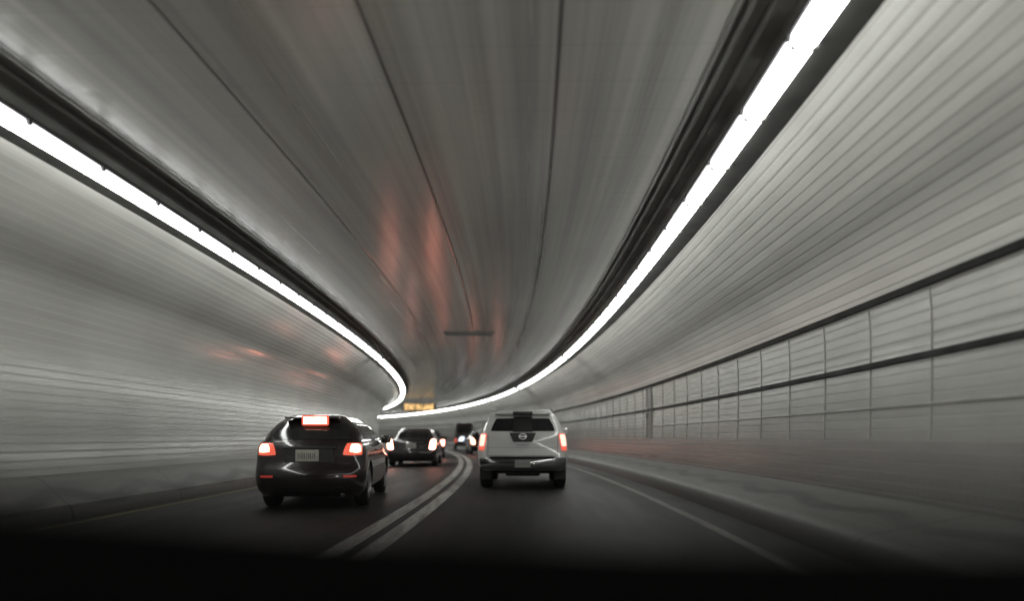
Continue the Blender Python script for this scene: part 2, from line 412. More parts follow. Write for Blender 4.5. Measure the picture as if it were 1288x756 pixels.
# ---------------------------------------------------------------- lamp fixtures, one after the other along both sides
FL = 1.22
def lamp_proto(sgn):
    """fixture 1.22 m long lying along +y; sgn=+1: right row, tilted towards the road"""
    hb = bmesh.new()
    tl = 0.0
    rot = Matrix.Rotation(tl, 3, 'Y')
    box(hb, (0,0,.045), (.27, FL-.03, .05), bev=.006)
    box(hb, (-.13*sgn, FL/2-.03, .0), (.035,.05,.05), bev=.004); box(hb, (.13*sgn,-FL/2+.03,.0), (.035,.05,.05), bev=.004)
    bmesh.ops.rotate(hb, cent=(0,0,0), matrix=rot, verts=hb.verts)
    lb = bmesh.new(); n = 10; prof = []
    for i in range(n+1):
        a = math.pi*i/n; prof.append((-math.cos(a)*.108, .018-math.sin(a)*.10))
    ys = (-FL/2+.011, FL/2-.011)
    rows = [[lb.verts.new((x,y,z)) for x,z in prof] for y in ys]
    for j in range(n):
        f = lb.faces.new((rows[0][j],rows[0][j+1],rows[1][j+1],rows[1][j]))
        f.material_index = 1 if j in (0,n-1) else 0
    for r in rows: lb.faces.new(r)
    bmesh.ops.rotate(lb, cent=(0,0,0), matrix=rot, verts=lb.verts)
    root = empty('lamp_fixture')
    for yy in (-FL/2+.009, FL/2-.009): box(hb, (0,yy,-.026), (.205,.010,.088), bev=.003)
    obj('housing', hb, M['housing'], root); l = obj('diffuser', lb, [M['lens'], M['lens_side']], root, smooth=True, sharp=50)
    return root
def row(X, z, sgn, label, group, gaps, s0=-14.0, s1=132.0):
    proto = lamp_proto(sgn); s = s0; first = True
    while s < s1:
        for g0, gw in gaps:
            if g0 <= s < g0+FL: s += gw
        if first: o = proto; first = False
        else:
            o = proto.copy(); COL.objects.link(o)
            for ch in proto.children:
                c = ch.copy(); c.parent = o; COL.objects.link(c)
        o.location = P(s+FL/2, X, z); o.rotation_euler = (0, 0, (s+FL/2)/RAD)
        tag(o, label=label, cat='lamp', group=group)
        s += FL*(1+X/RAD*0)+.002
row(1.975, 4.10, 1, 'long white lamp in the glowing row under the right ceiling cove', 'lamps in the right row', [(26.0,.55),(29.0,.35),(43.0,1.4),(56,.9)])
row(-5.085, 4.10, -1, 'long white lamp in the glowing row under the left ceiling cove', 'lamps in the left row', [(27.5,.7),(30.2,.6)])

# ---------------------------------------------------------------- ceiling grille, overhead sign, wall cabinet
def on_ceiling(s, X): return P(s, X, 4.40), s/RAD
loc, rz = on_ceiling(23.0, -1.58)  # grille added where the ceiling has a soft, shadow-like dark patch
v = empty('shadow_grille', loc, rz, label='slatted dark piece added for a shadow on the ceiling ahead of the cars', cat='grillwork')
b = B((0,0,-.03),(1.5,.06,.05)); 
b = bmesh.new()
for yy in (-.38,.38): box(b, (0,yy,-.006), (1.62,.06,.012))
for xx in (-.785,.785): box(b, (xx,0,-.012), (.05,.73,.024))
obj('frame', b, M['mid_steel'], v)
b = bmesh.new()
for i in range(9): box(b, (0,-.32+i*.08,-.016), (1.52,.006,.03), rot=Matrix.Rotation(.5,3,'X'))
obj('slat', b, M['mid_steel'], v)
obj('backing', B((0,0,-.006),(1.52,.70,.006)), M['dark_steel'], v)

sg_l = P(63.0, -8.2+8.2*0, 0)
xs, ys = SX(-8.25, 63.5)
s_sign = 64.0
sg = empty('message_sign', (xs, ys, 3.33+rise(s_sign)), s_sign/RAD*.55, label='amber lettered message sign hanging under the ceiling at the far bend', cat='sign')
obj('cabinet', B((0,.12,.34),(3.0,.2,.68), bev=.02), M['sign_black'], sg)
cu = bpy.data.curves.new('t', 'FONT'); cu.body = 'STAY IN LANE'; cu.size = .62; cu.align_x = 'CENTER'; cu.align_y = 'CENTER'; cu.extrude = .012
cu.space_character = .98; cu.offset = .012
to = bpy.data.objects.new('t', cu); COL.objects.link(to)
bpy.context.view_layer.update()
me = bpy.data.meshes.new_from_object(to.evaluated_get(bpy.context.evaluated_depsgraph_get()))
xs_ = [v_.co.x for v_ in me.vertices]; ys_ = [v_.co.y for v_ in me.vertices]
wd = max(xs_)-min(xs_); ht = max(ys_)-min(ys_)
me.transform(Matrix.Diagonal((2.55/wd, .54/ht, 1, 1)))
me.transform(Matrix.Translation((0,.005,.34)) @ Matrix.Rotation(math.pi/2, 4, 'X'))
bpy.data.objects.remove(to); me.materials.clear(); me.materials.append(M['amber']); me.name='lettering'
lt = link('lettering', me, sg)
b = bmesh.new()
for xx in (-1.1, 1.1): box(b, (xx,.12,.90), (.05,.05,.45))
obj('hanger', b, M['dark_steel'], sg)

# emergency cabinet doors in the right wall
def cabinet(s, wdt, label):
    X0 = 3.735
    c = empty('wall_cabinet', P(s, X0, 0), s/RAD, label=label, cat='cabinet')
    b = bmesh.new()
    for yy in (-wdt/2, wdt/2): box(b, (-.02,yy,1.78), (.03,.035,1.46))
    for zz in (1.06, 2.50): box(b, (-.02,0,zz), (.03,wdt-.04,.035))
    obj('frame', b, M['pale_steel'], c)
    obj('door', B((-.012,0,1.78),(.012,wdt-.045,1.39)), mat('cabinet_door', (.15,.15,.14), .4, noise=.2, nscale=3), c)
    b = B((-.045,wdt*.36,1.7),(.03,.025,.14), bev=.006); obj('handle', b, M['groove'], c)
cabinet(20.8, .60, 'grey cabinet door in the right wall beyond the white car')

# ---------------------------------------------------------------- vehicles
class Shell:
    """closed car shell: for each height a rounded plan outline (rear y0, front y1, half width, corner radius, rear bow)"""
    def __init__(s, keys):             # keys: (z, y0, y1, hw, r_rear, bow)
        s.k = keys
    def at(s, z):
        k = s.k
        if z <= k[0][0]: return k[0][1:]
        for i in range(len(k)-1):
            if k[i][0] <= z <= k[i+1][0]:
                t = (z-k[i][0])/(k[i+1][0]-k[i][0])
                a = k[max(i-1,0)]; b = k[i]; c = k[i+1]; d = k[min(i+2,len(k)-1)]
                h = c[0]-b[0]
                out = []
                for j in range(1, 6):
                    m1 = (c[j]-a[j])/(c[0]-a[0]) if i > 0 else (c[j]-b[j])/h
                    m2 = (d[j]-b[j])/(d[0]-b[0]) if i+2 < len(k) else (c[j]-b[j])/h
                    t2, t3 = t*t, t*t*t
                    out.append((2*t3-3*t2+1)*b[j]+(t3-2*t2+t)*h*m1+(-2*t3+3*t2)*c[j]+(t3-t2)*h*m2)
                return out
        return k[-1][1:]
    def outline(s, z):
        y0, y1, hw, r, bow = s.at(z); pts = []
        r = min(r, hw*.8)
        rear = lambda x: y0 + bow*(x/hw)**2
        N, C, S = 12, 7, 22
        ye = rear(hw-r)
        for i in range(N+1):
            x = -(hw-r)+2*(hw-r)*i/N; pts.append((x, rear(x)))
        for i in range(1, C+1):
            a = math.pi/2*i/C; pts.append((hw-r+r*math.sin(a), ye+r*(1-math.cos(a))))
        rf = min(r*1.6, hw*.6); yf = y1-rf
        for i in range(1, S+1): pts.append((hw-.03*math.sin(math.pi*0)*0, ye+r+(yf-ye-r)*i/S))
        for i in range(1, C+1):
            a = math.pi/2*i/C; pts.append((hw-rf+rf*math.cos(a), yf+rf*math.sin(a)))
        for i in range(1, N+1):
            x = (hw-rf)-2*(hw-rf)*i/N; pts.append((x, y1))
        for i in range(1, C+1):
            a = math.pi/2*i/C; pts.append((-(hw-rf)-rf*math.sin(a), yf+rf*math.cos(a)))
        for i in range(1, S+1): pts.append((-hw, yf+(ye+r-yf)*i/S))
        for i in range(1, C): 
            a = math.pi/2*i/C; pts.append((-hw+r-r*math.cos(a), ye+r-r*math.sin(a)))
        return pts
    def rear(s, x, z, off=0.0):
        y0, y1, hw, r, bow = s.at(z); ax = abs(x); r = min(r, hw*.8)
        ye = y0+bow*((hw-r)/hw)**2
        if ax <= hw-r: y = y0+bow*(x/hw)**2
        else:
            d = min(ax-(hw-r), r*.995); y = ye+r-math.sqrt(r*r-d*d)
        return Vector((x, y-off, z))
    def side(s, sg, y, z, off=0.0):
        return Vector((sg*(s.at(z)[2]+off), y, z))
def drop_fn(pts):
    """height drop as a function of y (bonnet and nose), linear between pts"""
    def f(y):
        if y <= pts[0][0]: return pts[0][1]
        for (a, va), (b, vb) in zip(pts, pts[1:]):
            if y <= b:
                t = (y-a)/(b-a); t = t*t*(3-2*t); return va+(vb-va)*t
        return pts[-1][1]
    return f
def shell_bm(sh, zs, L=0, dome=.0, drop=None, zref=None):
    bm = bmesh.new(); rings = []
    for z in zs:
        ring = []
        for x, y in sh.outline(z):
            zz = z
            if drop and z > zref: zz = zref+(z-zref)*drop(y)
            ring.append(bm.verts.new((x, y, zz)))
        rings.append(ring)
    n = len(rings[0])
    for a, b in zip(rings, rings[1:]):
        for i in range(n): bm.faces.new((a[i], a[(i+1)%n], b[(i+1)%n], b[i]))
    # domed cap
    top = rings[-1]; zt = zs[-1]; y0, y1, hw, r, bow = sh.at(zt); cx, cyy = 0, (y0+y1)/2; prev = top
    for f, dz in ((.94,.45),(.82,.75),(.62,.93),(.35,1.0)):
        ring = []
        for vt in top:
            ring.append(bm.verts.new((vt.co.x*f, cyy+(vt.co.y-cyy)*f, vt.co.z+dome*dz)))
        for i in range(n): bm.faces.new((prev[i], prev[(i+1)%n], ring[(i+1)%n], ring[i]))
        prev = ring
    bm.faces.new(prev); bm.faces.new(rings[0][::-1])
    return bm
def patch(fn, corners, off=.008, n=8, mname=None, rnd=0.0, skirt=.02):
    """raised panel on a shell: fn(a, b, off) -> point; corners (a,b) x4 (bl, br, tr, tl)"""
    bm = bmesh.new(); g = []
    (a0,b0),(a1,b1),(a2,b2),(a3,b3) = corners
    for j in range(n+1):
        v = j/n; rowv = []
        for i in range(n+1):
            u = i/n
            uu, vv = u*2-1, v*2-1
            if rnd:
                uu2 = uu*math.sqrt(1-rnd*vv*vv/2); vv2 = vv*math.sqrt(1-rnd*uu*uu/2)
            else: uu2, vv2 = uu, vv
            u_, v_ = (uu2+1)/2, (vv2+1)/2
            A = (a0*(1-u_)+a1*u_)*(1-v_)+(a3*(1-u_)+a2*u_)*v_
            Bv = (b0*(1-u_)+b1*u_)*(1-v_)+(b3*(1-u_)+b2*u_)*v_
            rowv.append((A, Bv))
        g.append(rowv)
    top = [[bm.verts.new(fn(A, Bv, off)) for A, Bv in r] for r in g]
    for j in range(n):
        for i in range(n): bm.faces.new((top[j][i], top[j][i+1], top[j+1][i+1], top[j+1][i]))
    ed = [(0,i) for i in range(n)]+[(j,n) for j in range(n)]+[(n,i) for i in range(n,0,-1)]+[(j,0) for j in range(n,0,-1)]
    lo = [bm.verts.new(fn(*g[j][i], off-skirt)) for j, i in ed]
    hi = [top[j][i] for j, i in ed]; k = len(ed)
    for i in range(k): bm.faces.new((hi[i], hi[(i+1)%k], lo[(i+1)%k], lo[i]))
    return bm
def lathe(bm, prof, n=28, axis_x=0.0, mi=0):
    """revolve (x, r) about the x axis"""
    rings = []
    for x, r in prof:
        rings.append([bm.verts.new((x, r*math.cos(2*math.pi*i/n), r*math.sin(2*math.pi*i/n))) for i in range(n)])
    for a, b in zip(rings, rings[1:]):
        for i in range(n):
            f = bm.faces.new((a[i], a[(i+1)%n], b[(i+1)%n], b[i])); f.material_index = mi
    f = bm.faces.new(rings[0]); f = bm.faces.new(rings[-1][::-1])
    return bm
def wheel(root, x, y, r, wd, sg):
    b = bmesh.new(); h = wd/2
    lathe(b, [(-h*.8,r*.62),(-h,r*.72),(-h,r*.9),(-h*.82,r*.975),(-h*.4,r),(0,r*1.0),(h*.4,r),(h*.82,r*.975),(h,r*.9),(h,r*.72),(h*.8,r*.62)])
    t = obj('wheel', b, M['rubber'], root, smooth=True, sharp=50); t.location = (x, y, r)
    b = bmesh.new()
    lathe(b, [(sg*h*.70,r*.60),(sg*h*1.02,r*.66),(sg*h*1.02,r*.61),(sg*h*.80,r*.58),(sg*h*.62,r*.56)], 28)
    for k in range(7):
        a = 2*math.pi*k/7
        box(b, (sg*h*.84, math.cos(a)*r*.32, math.sin(a)*r*.32), (.03, r*.56, r*.13), rot=None)
        vs = b.verts[-8:] if False else None
    # spokes turned to their own angle
    b2 = bmesh.new()
    lathe(b2, [(sg*h*.70,r*.60),(sg*h*1.02,r*.66),(sg*h*1.02,r*.61),(sg*h*.80,r*.58)], 28)
    for k in range(7):
        tmp = bmesh.new(); box(tmp, (sg*h*.86, r*.32, 0), (.03, r*.58, r*.13), bev=.004)
        bmesh.ops.rotate(tmp, cent=(0,0,0), matrix=Matrix.Rotation(2*math.pi*k/7,3,'X'), verts=tmp.verts)
        mm = bpy.data.meshes.new('t'); tmp.to_mesh(mm); tmp.free(); b2.from_mesh(mm); bpy.data.meshes.remove(mm)
    lathe(b2, [(sg*h*.7,r*.14),(sg*h*.98,r*.13),(sg*h*1.0,r*.08)], 14)
    b.free()
    obj('rim', b2, M['alloy'], t, smooth=True, sharp=30)
    return t
def cut_arches(body, wheels, r):
    cutters = []
    for x, y, rw in wheels:
        b = bmesh.new(); lathe(b, [(-.17, rw),(.17, rw)], 32)
        me = bpy.data.meshes.new('c'); bmesh.ops.recalc_face_normals(b, faces=b.faces); b.to_mesh(me); b.free()
        o = bpy.data.objects.new('c', me); COL.objects.link(o); o.location = (x, y, r)
        md = body.modifiers.new('b', 'BOOLEAN'); md.operation='DIFFERENCE'; md.object = o; md.solver='EXACT'
        cutters.append(o)
    par = body.parent; body.parent = None
    bpy.context.view_layer.update()
    me = bpy.data.meshes.new_from_object(body.evaluated_get(bpy.context.evaluated_depsgraph_get()))
    body.modifiers.clear(); old = body.data; body.data = me; me.name = old.name
    body.parent = par
    for o in cutters:
        d = o.data; bpy.data.objects.remove(o); bpy.data.meshes.remove(d)
    for p in me.polygons: p.use_smooth = True
    try: me.set_sharp_from_angle(angle=R_(32))
    except Exception: pass
def fin(root, L, u, Y, heading, z=0.0, s=None):
    """put a vehicle built with its rear bumper at y=0 at its place; the root sits under its middle"""
    for ch in root.children:
        ch.location.y -= L/2
    x, y = SX(u, Y)
    a = PSI+heading
    d = Vector((-math.sin(a), math.cos(a), 0))
    p = Vector((x, y, 0))+d*(L/2)
    root.location = (p.x, p.y, rise(Y+L/2)+z); root.rotation_euler = (math.atan2(rise(Y+L)-rise(Y), L), 0, a)
def plate(root, sh, x, z, w=.32, h=.16, off=.012):
    y = sh.rear(x, z).y-off
    pl = obj('number_plate', B((x,y,z),(w,.012,h), bev=.004), M['plate'], root)
    b = bmesh.new(); xx = -w*.38
    while xx < w*.38:
        ww = random.choice((.012,.016,.02)); box(b, (x+xx,y-.0072,z-.005),(ww,.003,h*.46)); xx += ww+.014
    obj('plate_characters', b, M['plate_mark'], pl)

# ---- dark crossover hatchback on the left
def hatch(paint, label, full=True, brake='brake_near', hw=.80, top=1.40, group=None):
    L = 4.35; root = empty('car', label=label, cat='car', group=group)
    lo = Shell([(.20,.16,L-.20,hw-.10,.20,.10),(.30,.05,L-.08,hw-.03,.22,.12),(.45,.0,L,hw-.005,.24,.13),(.58,.01,L,hw,.24,.13),
                (.66,.07,L-.03,hw,.22,.12),(.80,.11,L-.10,hw,.22,.12),(.92,.13,L-.2,hw-.02,.22,.12),(1.0,.17,L-.3,hw-.05,.22,.12)])
    dr = drop_fn([(L*.68,1.0),(L*.80,.70),(L-.25,.35),(L,.1)])
    body = obj('body', shell_bm(lo, [.20,.24,.30,.38,.45,.52,.58,.62,.66,.73,.80,.86,.92,.97,1.0], dome=.02, drop=dr, zref=.55), paint, root, smooth=True)
    wr_ = .335
    wy = (.86, .86+2.68); wx = hw-.125
    cut_arches(body, [(sg*(hw-.10), y, wr_+.045) for sg in (-1,1) for y in wy], wr_)
    gh = Shell([(.96,.20,L*.74,hw-.06,.22,.10),(1.08,.27,L*.685,hw-.10,.22,.10),(1.20,.36,L*.63,hw-.17,.22,.10),(top-.10,.44,L*.59,hw-.27,.22,.12),(top-.03,.54,L*.56,hw-.36,.22,.12)])
    obj('cabin', shell_bm(gh, [.96,1.02,1.08,1.14,1.20,1.25,top-.10,top-.06,top-.03], dome=.055), paint, root, smooth=True, sharp=50)
    rear = lambda s: (lambda a,b,o: s.rear(a,b,o))
    obj('rear_window', patch(rear(gh), [(-.60,1.03),(.60,1.03),(.47,1.285),(-.47,1.285)], off=.006, rnd=.15, n=12), M['glass_grey'], root, smooth=True, sharp=60)
    for sg in (-1,1):
        fs = lambda a,b,o,sg=sg: gh.side(sg, a, b, o)
        obj('side_window', patch(fs, [(1.75,1.03),(3.0,1.03),(2.45,1.30),(1.72,1.30)], off=.005, n=6), M['glass'], root, smooth=True, sharp=60)
        obj('side_window', patch(fs, [(.72,1.05),(1.68,1.03),(1.66,1.30),(.90,1.28)], off=.005, n=6), M['glass'], root, smooth=True, sharp=60)
        m_ = obj('side_mirror', B((sg*(hw+.06),2.85,1.03),(.17,.12,.14), bev=.035), paint, root, smooth=True)
        obj('door_handle', B((sg*(hw+.003),1.72,.86),(.03,.16,.03), bev=.008), paint, root)
        # lamps wrap round the rear corners
        a0, a1 = (hw-.335, hw-.045)
        lamp = obj('tail_lamp', patch(rear(lo), [(sg*a0,.80),(sg*a1,.80),(sg*(a1-.02),.985),(sg*(a0+.06),.985)], off=.012, rnd=.35), M['tail_red'], root, smooth=True, sharp=60)
        obj('brake_light', patch(rear(lo), [(sg*(a1-.195),.845),(sg*(a1-.02),.835),(sg*(a1-.035),.965),(sg*(a1-.16),.975)], off=.020, rnd=.5), M[brake], lamp, smooth=True, sharp=60)
        obj('reflector', patch(rear(lo), [(sg*(hw-.30),.485),(sg*(hw-.12),.485),(sg*(hw-.12),.515),(sg*(hw-.30),.515)], off=.01, n=4), M['reflector'], root)
        for y in wy: wheel(root, sg*wx, y, wr_, .21, sg)
    obj('roof_spoiler', B((0,.44,top-.045),(.80,.20,.03), bev=.014), paint, root, smooth=True)
    hbl = obj('high_brake_light', B((.05,.335,top-.085),(.39,.03,.15), bev=.02), M['tail_red'], root)
    obj('brake_light_lens', B((.05,.322,top-.085),(.34,.02,.105), bev=.009), M['brake_core'], hbl)
    plate(root, lo, -.02, .80, .33, .17, off=.03)
    obj('plate_recess', patch(rear(lo), [(-.36,.70),(.36,.70),(.33,.90),(-.33,.90)], off=.004, n=6), M['trim'], root, smooth=True, sharp=60)
    obj('garnish', patch(rear(lo), [(-.38,.905),(.38,.905),(.36,.935),(-.36,.935)], off=.022, n=6), M['chrome'] if False else M['trim'], root, smooth=True, sharp=60)
    obj('bumper_insert', patch(rear(lo), [(-.52,.245),(.52,.245),(.50,.35),(-.50,.35)], off=.01, n=6), M['trim'], root, smooth=True, sharp=60)
    b = bmesh.new(); lathe(b, [(-.12,.03),(.12,.03),(.12,.024),(-.10,.024)], 14)
    bmesh.ops.rotate(b, cent=(0,0,0), matrix=Matrix.Rotation(math.pi/2,3,'Z'), verts=b.verts)
    e = obj('exhaust', b, M['bumper_grey'], root, smooth=True); e.location = (hw-.30, .10, .235)
    obj('wiper', B((.06,.30,1.075),(.46,.02,.018), rot=Matrix.Rotation(.06,3,'Y')), M['trim'], root)
    obj('underbody', B((0,L/2,.235),(1.1,3.6,.09)), M['under'], root)
    return root, L
c1, L1 = hatch(M['black_paint'], 'dark hatchback in the left lane with bright brake lights, nearest the camera')
fin(c1, L1, -2.93, 10.25, .085)

# ---- white sport utility in the right lane
def suv(label):
    L = 4.85; hw = .905; root = empty('sport_utility_car', label=label, cat='car'); P_ = M['white_car']
    lo = Shell([(.40,.10,L-.25,hw-.09,.16,.04),(.48,.03,L-.10,hw-.03,.18,.05),(.62,.03,L,hw,.18,.05),(.74,.07,L,hw+.01,.17,.05),
                (.90,.10,L-.04,hw+.005,.16,.04),(1.05,.11,L-.10,hw-.015,.15,.04),(1.17,.13,L-.25,hw-.05,.15,.04)])
    dr = drop_fn([(L*.66,1.0),(L*.76,.82),(L-.3,.62),(L,.3)])
    body = obj('body', shell_bm(lo, [.40,.43,.48,.55,.62,.68,.74,.82,.90,.98,1.05,1.11,1.17], dome=.02, drop=dr, zref=.62), P_, root, smooth=True)
    wr_ = .375; wy = (.98, .98+2.85); wx = hw-.135
    cut_arches(body, [(sg*(hw-.10), y, wr_+.06) for sg in (-1,1) for y in wy], wr_)
    gh = Shell([(1.14,.16,L*.74,hw-.065,.15,.04),(1.28,.21,L*.69,hw-.12,.15,.05),(1.42,.28,L*.645,hw-.185,.15,.06),(1.54,.36,L*.61,hw-.245,.16,.06),(1.60,.43,L*.585,hw-.31,.16,.06)])
    obj('cabin', shell_bm(gh, [1.14,1.21,1.28,1.35,1.42,1.48,1.54,1.575,1.60], dome=.06), P_, root, smooth=True, sharp=50)
    rl = lambda a,b,o: lo.rear(a,b,o)
    rg = lambda a,b,o: gh.rear(a,b,o)
    obj('rear_window', patch(rg, [(-.66,1.19),(.66,1.19),(.545,1.455),(-.545,1.455)], off=.006, rnd=.10, n=12), M['glass'], root, smooth=True, sharp=60)
    # black centre panel of the tailgate with the badge, and the black middle of the roof spoiler
    tp = obj('tailgate_panel', patch(rl, [(-.19,.975),(.19,.975),(.27,1.16),(-.27,1.16)], off=.016, rnd=.06, n=8), M['trim'], root, smooth=True, sharp=60)
    yb = lo.rear(0,1.08).y-.026
    b = bmesh.new()
    bmesh.ops.create_circle(b, segments=24, radius=.062)
    tb = bmesh.new()
    for k in range(24):
        a = 2*math.pi*k/24; a2 = 2*math.pi*(k+1)/24
        mid = Vector((math.cos((a+a2)/2)*.070, 0, math.sin((a+a2)/2)*.055))
        box(tb, mid, (.026,.018,.016), rot=Matrix.Rotation(-(a+a2)/2+math.pi/2,3,'Y'))
    box(tb, (0,-.004,0), (.165,.02,.024)); b.free()
    bg = obj('badge', tb, M['chrome'], tp); bg.location = (0, yb, 1.085)
    sp = obj('roof_spoiler', B((0,.40,1.555),(1.12,.24,.06), bev=.022), P_, root, smooth=True)
    obj('spoiler_centre', B((0,.385,1.555),(.40,.25,.075), bev=.012), M['trim'], root, smooth=True)
    obj('window_divider', patch(rg, [(-.20,1.17),(.20,1.17),(.19,1.49),(-.19,1.49)], off=.010, n=6), mat('dark_divider', (.018,.018,.018), .3), root, smooth=True, sharp=60)
    for sg in (-1,1):
        fs = lambda a,b,o,sg=sg: gh.side(sg, a, b, o)
        obj('side_window', patch(fs, [(.45,1.22),(1.35,1.20),(1.33,1.47),(.60,1.46)], off=.005, n=6), M['glass'], root, smooth=True, sharp=60)
        obj('side_window', patch(fs, [(1.43,1.20),(2.2,1.20),(2.18,1.48),(1.41,1.48)], off=.005, n=6), M['glass'], root, smooth=True, sharp=60)
        obj('side_window', patch(fs, [(2.28,1.20),(3.3,1.20),(2.85,1.48),(2.26,1.48)], off=.005, n=6), M['glass'], root, smooth=True, sharp=60)
        t_ = obj('tail_lamp', patch(rl, [(sg*(hw-.13),.80),(sg*(hw-.012),.80),(sg*(hw-.055),1.145),(sg*(hw-.19),1.145)], off=.014, rnd=.25), M['tail_red'], root, smooth=True, sharp=60)
        obj('tail_light', patch(rl, [(sg*(hw-.125),.885),(sg*(hw-.022),.885),(sg*(hw-.055),1.13),(sg*(hw-.165),1.13)], off=.020, rnd=.4), M['tail_soft'], t_, smooth=True, sharp=60)
        b = bmesh.new(); pts = [(sg*(hw-.27), .55+.1*0, 1.61), (sg*(hw-.275), .75, 1.665), (sg*(hw-.28), 1.4, 1.69), (sg*(hw-.28), 2.2, 1.68), (sg*(hw-.285), 2.55, 1.64)]
        for p, q in zip(pts, pts[1:]):
            p, q = Vector(p), Vector(q); d = q-p; mid = (p+q)/2
            box(b, mid, (.035, d.length+.02, .035), rot=Matrix.Rotation(math.atan2(d.z, d.y),3,'X'))
        obj('roof_rail', b, M['chrome'] if False else P_, root, smooth=True)
        m_ = obj('side_mirror', B((sg*(hw+.09),3.2,1.20),(.20,.12,.17), bev=.04), P_, root, smooth=True)
        obj('door_handle', B((sg*(hw+.012),2.05,1.0),(.03,.18,.035), bev=.008), M['trim'], root)
        obj('mud_flap', B((sg*wx,.98-wr_-.05,.30),(.24,.012,.22)), M['trim'], root)
        for y in wy: wheel(root, sg*wx, y, wr_, .25, sg)
    bm_ = patch(rl, [(-hw+.06,.41),(hw-.06,.41),(hw-.03,.66),(-hw+.03,.66)], off=.055, n=14, rnd=.03, skirt=.09)
    bp = obj('rear_bumper', bm_, M['bumper_grey'], root, smooth=True, sharp=40)
    obj('bumper_step', B((0,-.02,.672),(1.30,.12,.02), bev=.006), M['trim'], root)
    y = lo.rear(0,.55).y-.066
    pl = obj('number_plate', B((0,y,.54),(.31,.012,.155), bev=.004), mat('dull_plate', (.30,.30,.28), .4), root)
    b = bmesh.new(); xx = -.12
    while xx < .12: box(b, (xx,y-.0072,.535),(.014,.003,.07)); xx += .034
    obj('plate_characters', b, M['plate_mark'], pl)
    obj('tailgate_handle', B((0,lo.rear(0,.93).y-.012,.935),(.26,.03,.035), bev=.008), P_, root)
    b = bmesh.new()
    pth = [(hw-.03,z) for z in ()]
    # shut lines of the tailgate
    for sg in (-1,1):
        for k in range(8):
            z = .70+.055*k; p = lo.rear(sg*(hw-.205), z, .002); box(b, p, (.007,.006,.058))
    box(b, lo.rear(0,.695,.002), (1.38,.006,.007)); 
    for k in range(24):
        x = -.69+.06*k
        box(b, lo.rear(x,.86,.001), (.062,.004,.004))
    obj('shut_line', b, M['trim'], root)
    b = bmesh.new()
    box(b, (0,2.5,.42),(1.3,4.2,.08)); box(b, (0,.98,.34),(1.3,.09,.09)); box(b, (0,.42,.34),(.7,.5,.12), bev=.04)
    lathe_b = obj('underbody', b, M['under'], root)
    return root, L
c2, L2 = suv('white sport utility car ahead in the right lane with black tailgate panel')
fin(c2, L2, (657.5-644)*14.25/900, 14.25, .0588*0-.02)

# ---- dark car further ahead in the left lane (a saloon), and its followers
def saloon(paint, label, brake, hw=.90, top=1.40, tail_w=.20, chmsl=False, name='car'):
    L = 4.7; root = empty(name, label=label, cat='car')
    lo = Shell([(.20,.16,L-.20,hw-.10,.20,.08),(.32,.04,L-.06,hw-.03,.22,.10),(.48,.0,L,hw,.24,.10),(.62,.02,L-.02,hw,.22,.10),
                (.80,.05,L-.10,hw,.20,.09),(.94,.08,L-.2,hw-.02,.20,.09),(1.0,.14,L-.3,hw-.06,.20,.09)])
    dr = drop_fn([(L*.66,1.0),(L*.80,.72),(L-.25,.4),(L,.1)])
    body = obj('body', shell_bm(lo, [.20,.26,.32,.40,.48,.55,.62,.71,.80,.88,.94,.98,1.0], dome=.015, drop=dr, zref=.55), paint, root, smooth=True)
    wr_ = .33; wy = (.98,.98+2.75); wx = hw-.12
    cut_arches(body, [(sg*(hw-.10), y, wr_+.045) for sg in (-1,1) for y in wy], wr_)
    gh = Shell([(.97,.55,L*.76,hw-.10,.2,.08),(1.1,.78,L*.70,hw-.16,.2,.08),(1.24,1.02,L*.64,hw-.23,.2,.08),(top-.05,1.3,L*.58,hw-.31,.2,.08)])
    obj('cabin', shell_bm(gh, [.97,1.03,1.1,1.17,1.24,1.30,top-.05], dome=.06), paint, root, smooth=True, sharp=50)
    obj('rear_window', patch(lambda a,b,o: gh.rear(a,b,o), [(-.60,1.04),(.60,1.04),(.49,1.31),(-.49,1.31)], off=.008, rnd=.1, n=10), M['glass'], root, smooth=True, sharp=60)
    rl = lambda a,b,o: lo.rear(a,b,o)
    for sg in (-1,1):
        fs = lambda a,b,o,sg=sg: gh.side(sg, a, b, o)
        obj('side_window', patch(fs, [(1.2,1.03),(3.2,1.03),(2.6,1.30),(1.5,1.30)], off=.005, n=6), M['glass'], root, smooth=True, sharp=60)
        obj('tail_lamp', patch(rl, [(sg*(hw-.07-tail_w),.62),(sg*(hw-.05),.62),(sg*(hw-.03),1.0),(sg*(hw-.05-tail_w*.7),1.0)], off=.012, rnd=.5), M[brake], root, smooth=True, sharp=60)
        obj('side_mirror', B((sg*(hw+.07),3.05,1.04),(.18,.12,.14), bev=.035), paint, root, smooth=True)
        for y in wy: wheel(root, sg*wx, y, wr_, .21, sg)
    plate(root, lo, 0, .76, .33, .17, off=.02)
    obj('boot_trim', patch(rl, [(-.45,.87),(.45,.87),(.43,.90),(-.43,.90)], off=.012, n=6), M['bumper_grey'], root, smooth=True, sharp=60)
    obj('bumper_line', patch(rl, [(-.80,.575),(.80,.575),(.80,.60),(-.80,.60)], off=.006, n=8), M['trim'], root, smooth=True, sharp=60)
    obj('underbody', B((0,L/2,.225),(1.2,4.0,.08)), M['under'], root)
    return root, L
c3, L3 = saloon(M['dark_paint'], 'dark saloon with two bright brake lights in the left lane, ahead of the hatchback', 'brake')
fin(c3, L3, (517-644)*25.6/900, 25.6, .045)
c4, L4 = saloon(M['dark_paint'], 'dark car in the left lane, mostly hidden behind the dark saloon', 'far_tail')
fin(c4, L4, -4.22, 35.5, .10)
c6, L6 = saloon(M['black_paint'], 'dark car in the right lane, mostly hidden by the white car', 'far_tail')
fin(c6, L6, (611-644)*43.0/900, 43.0, .14)

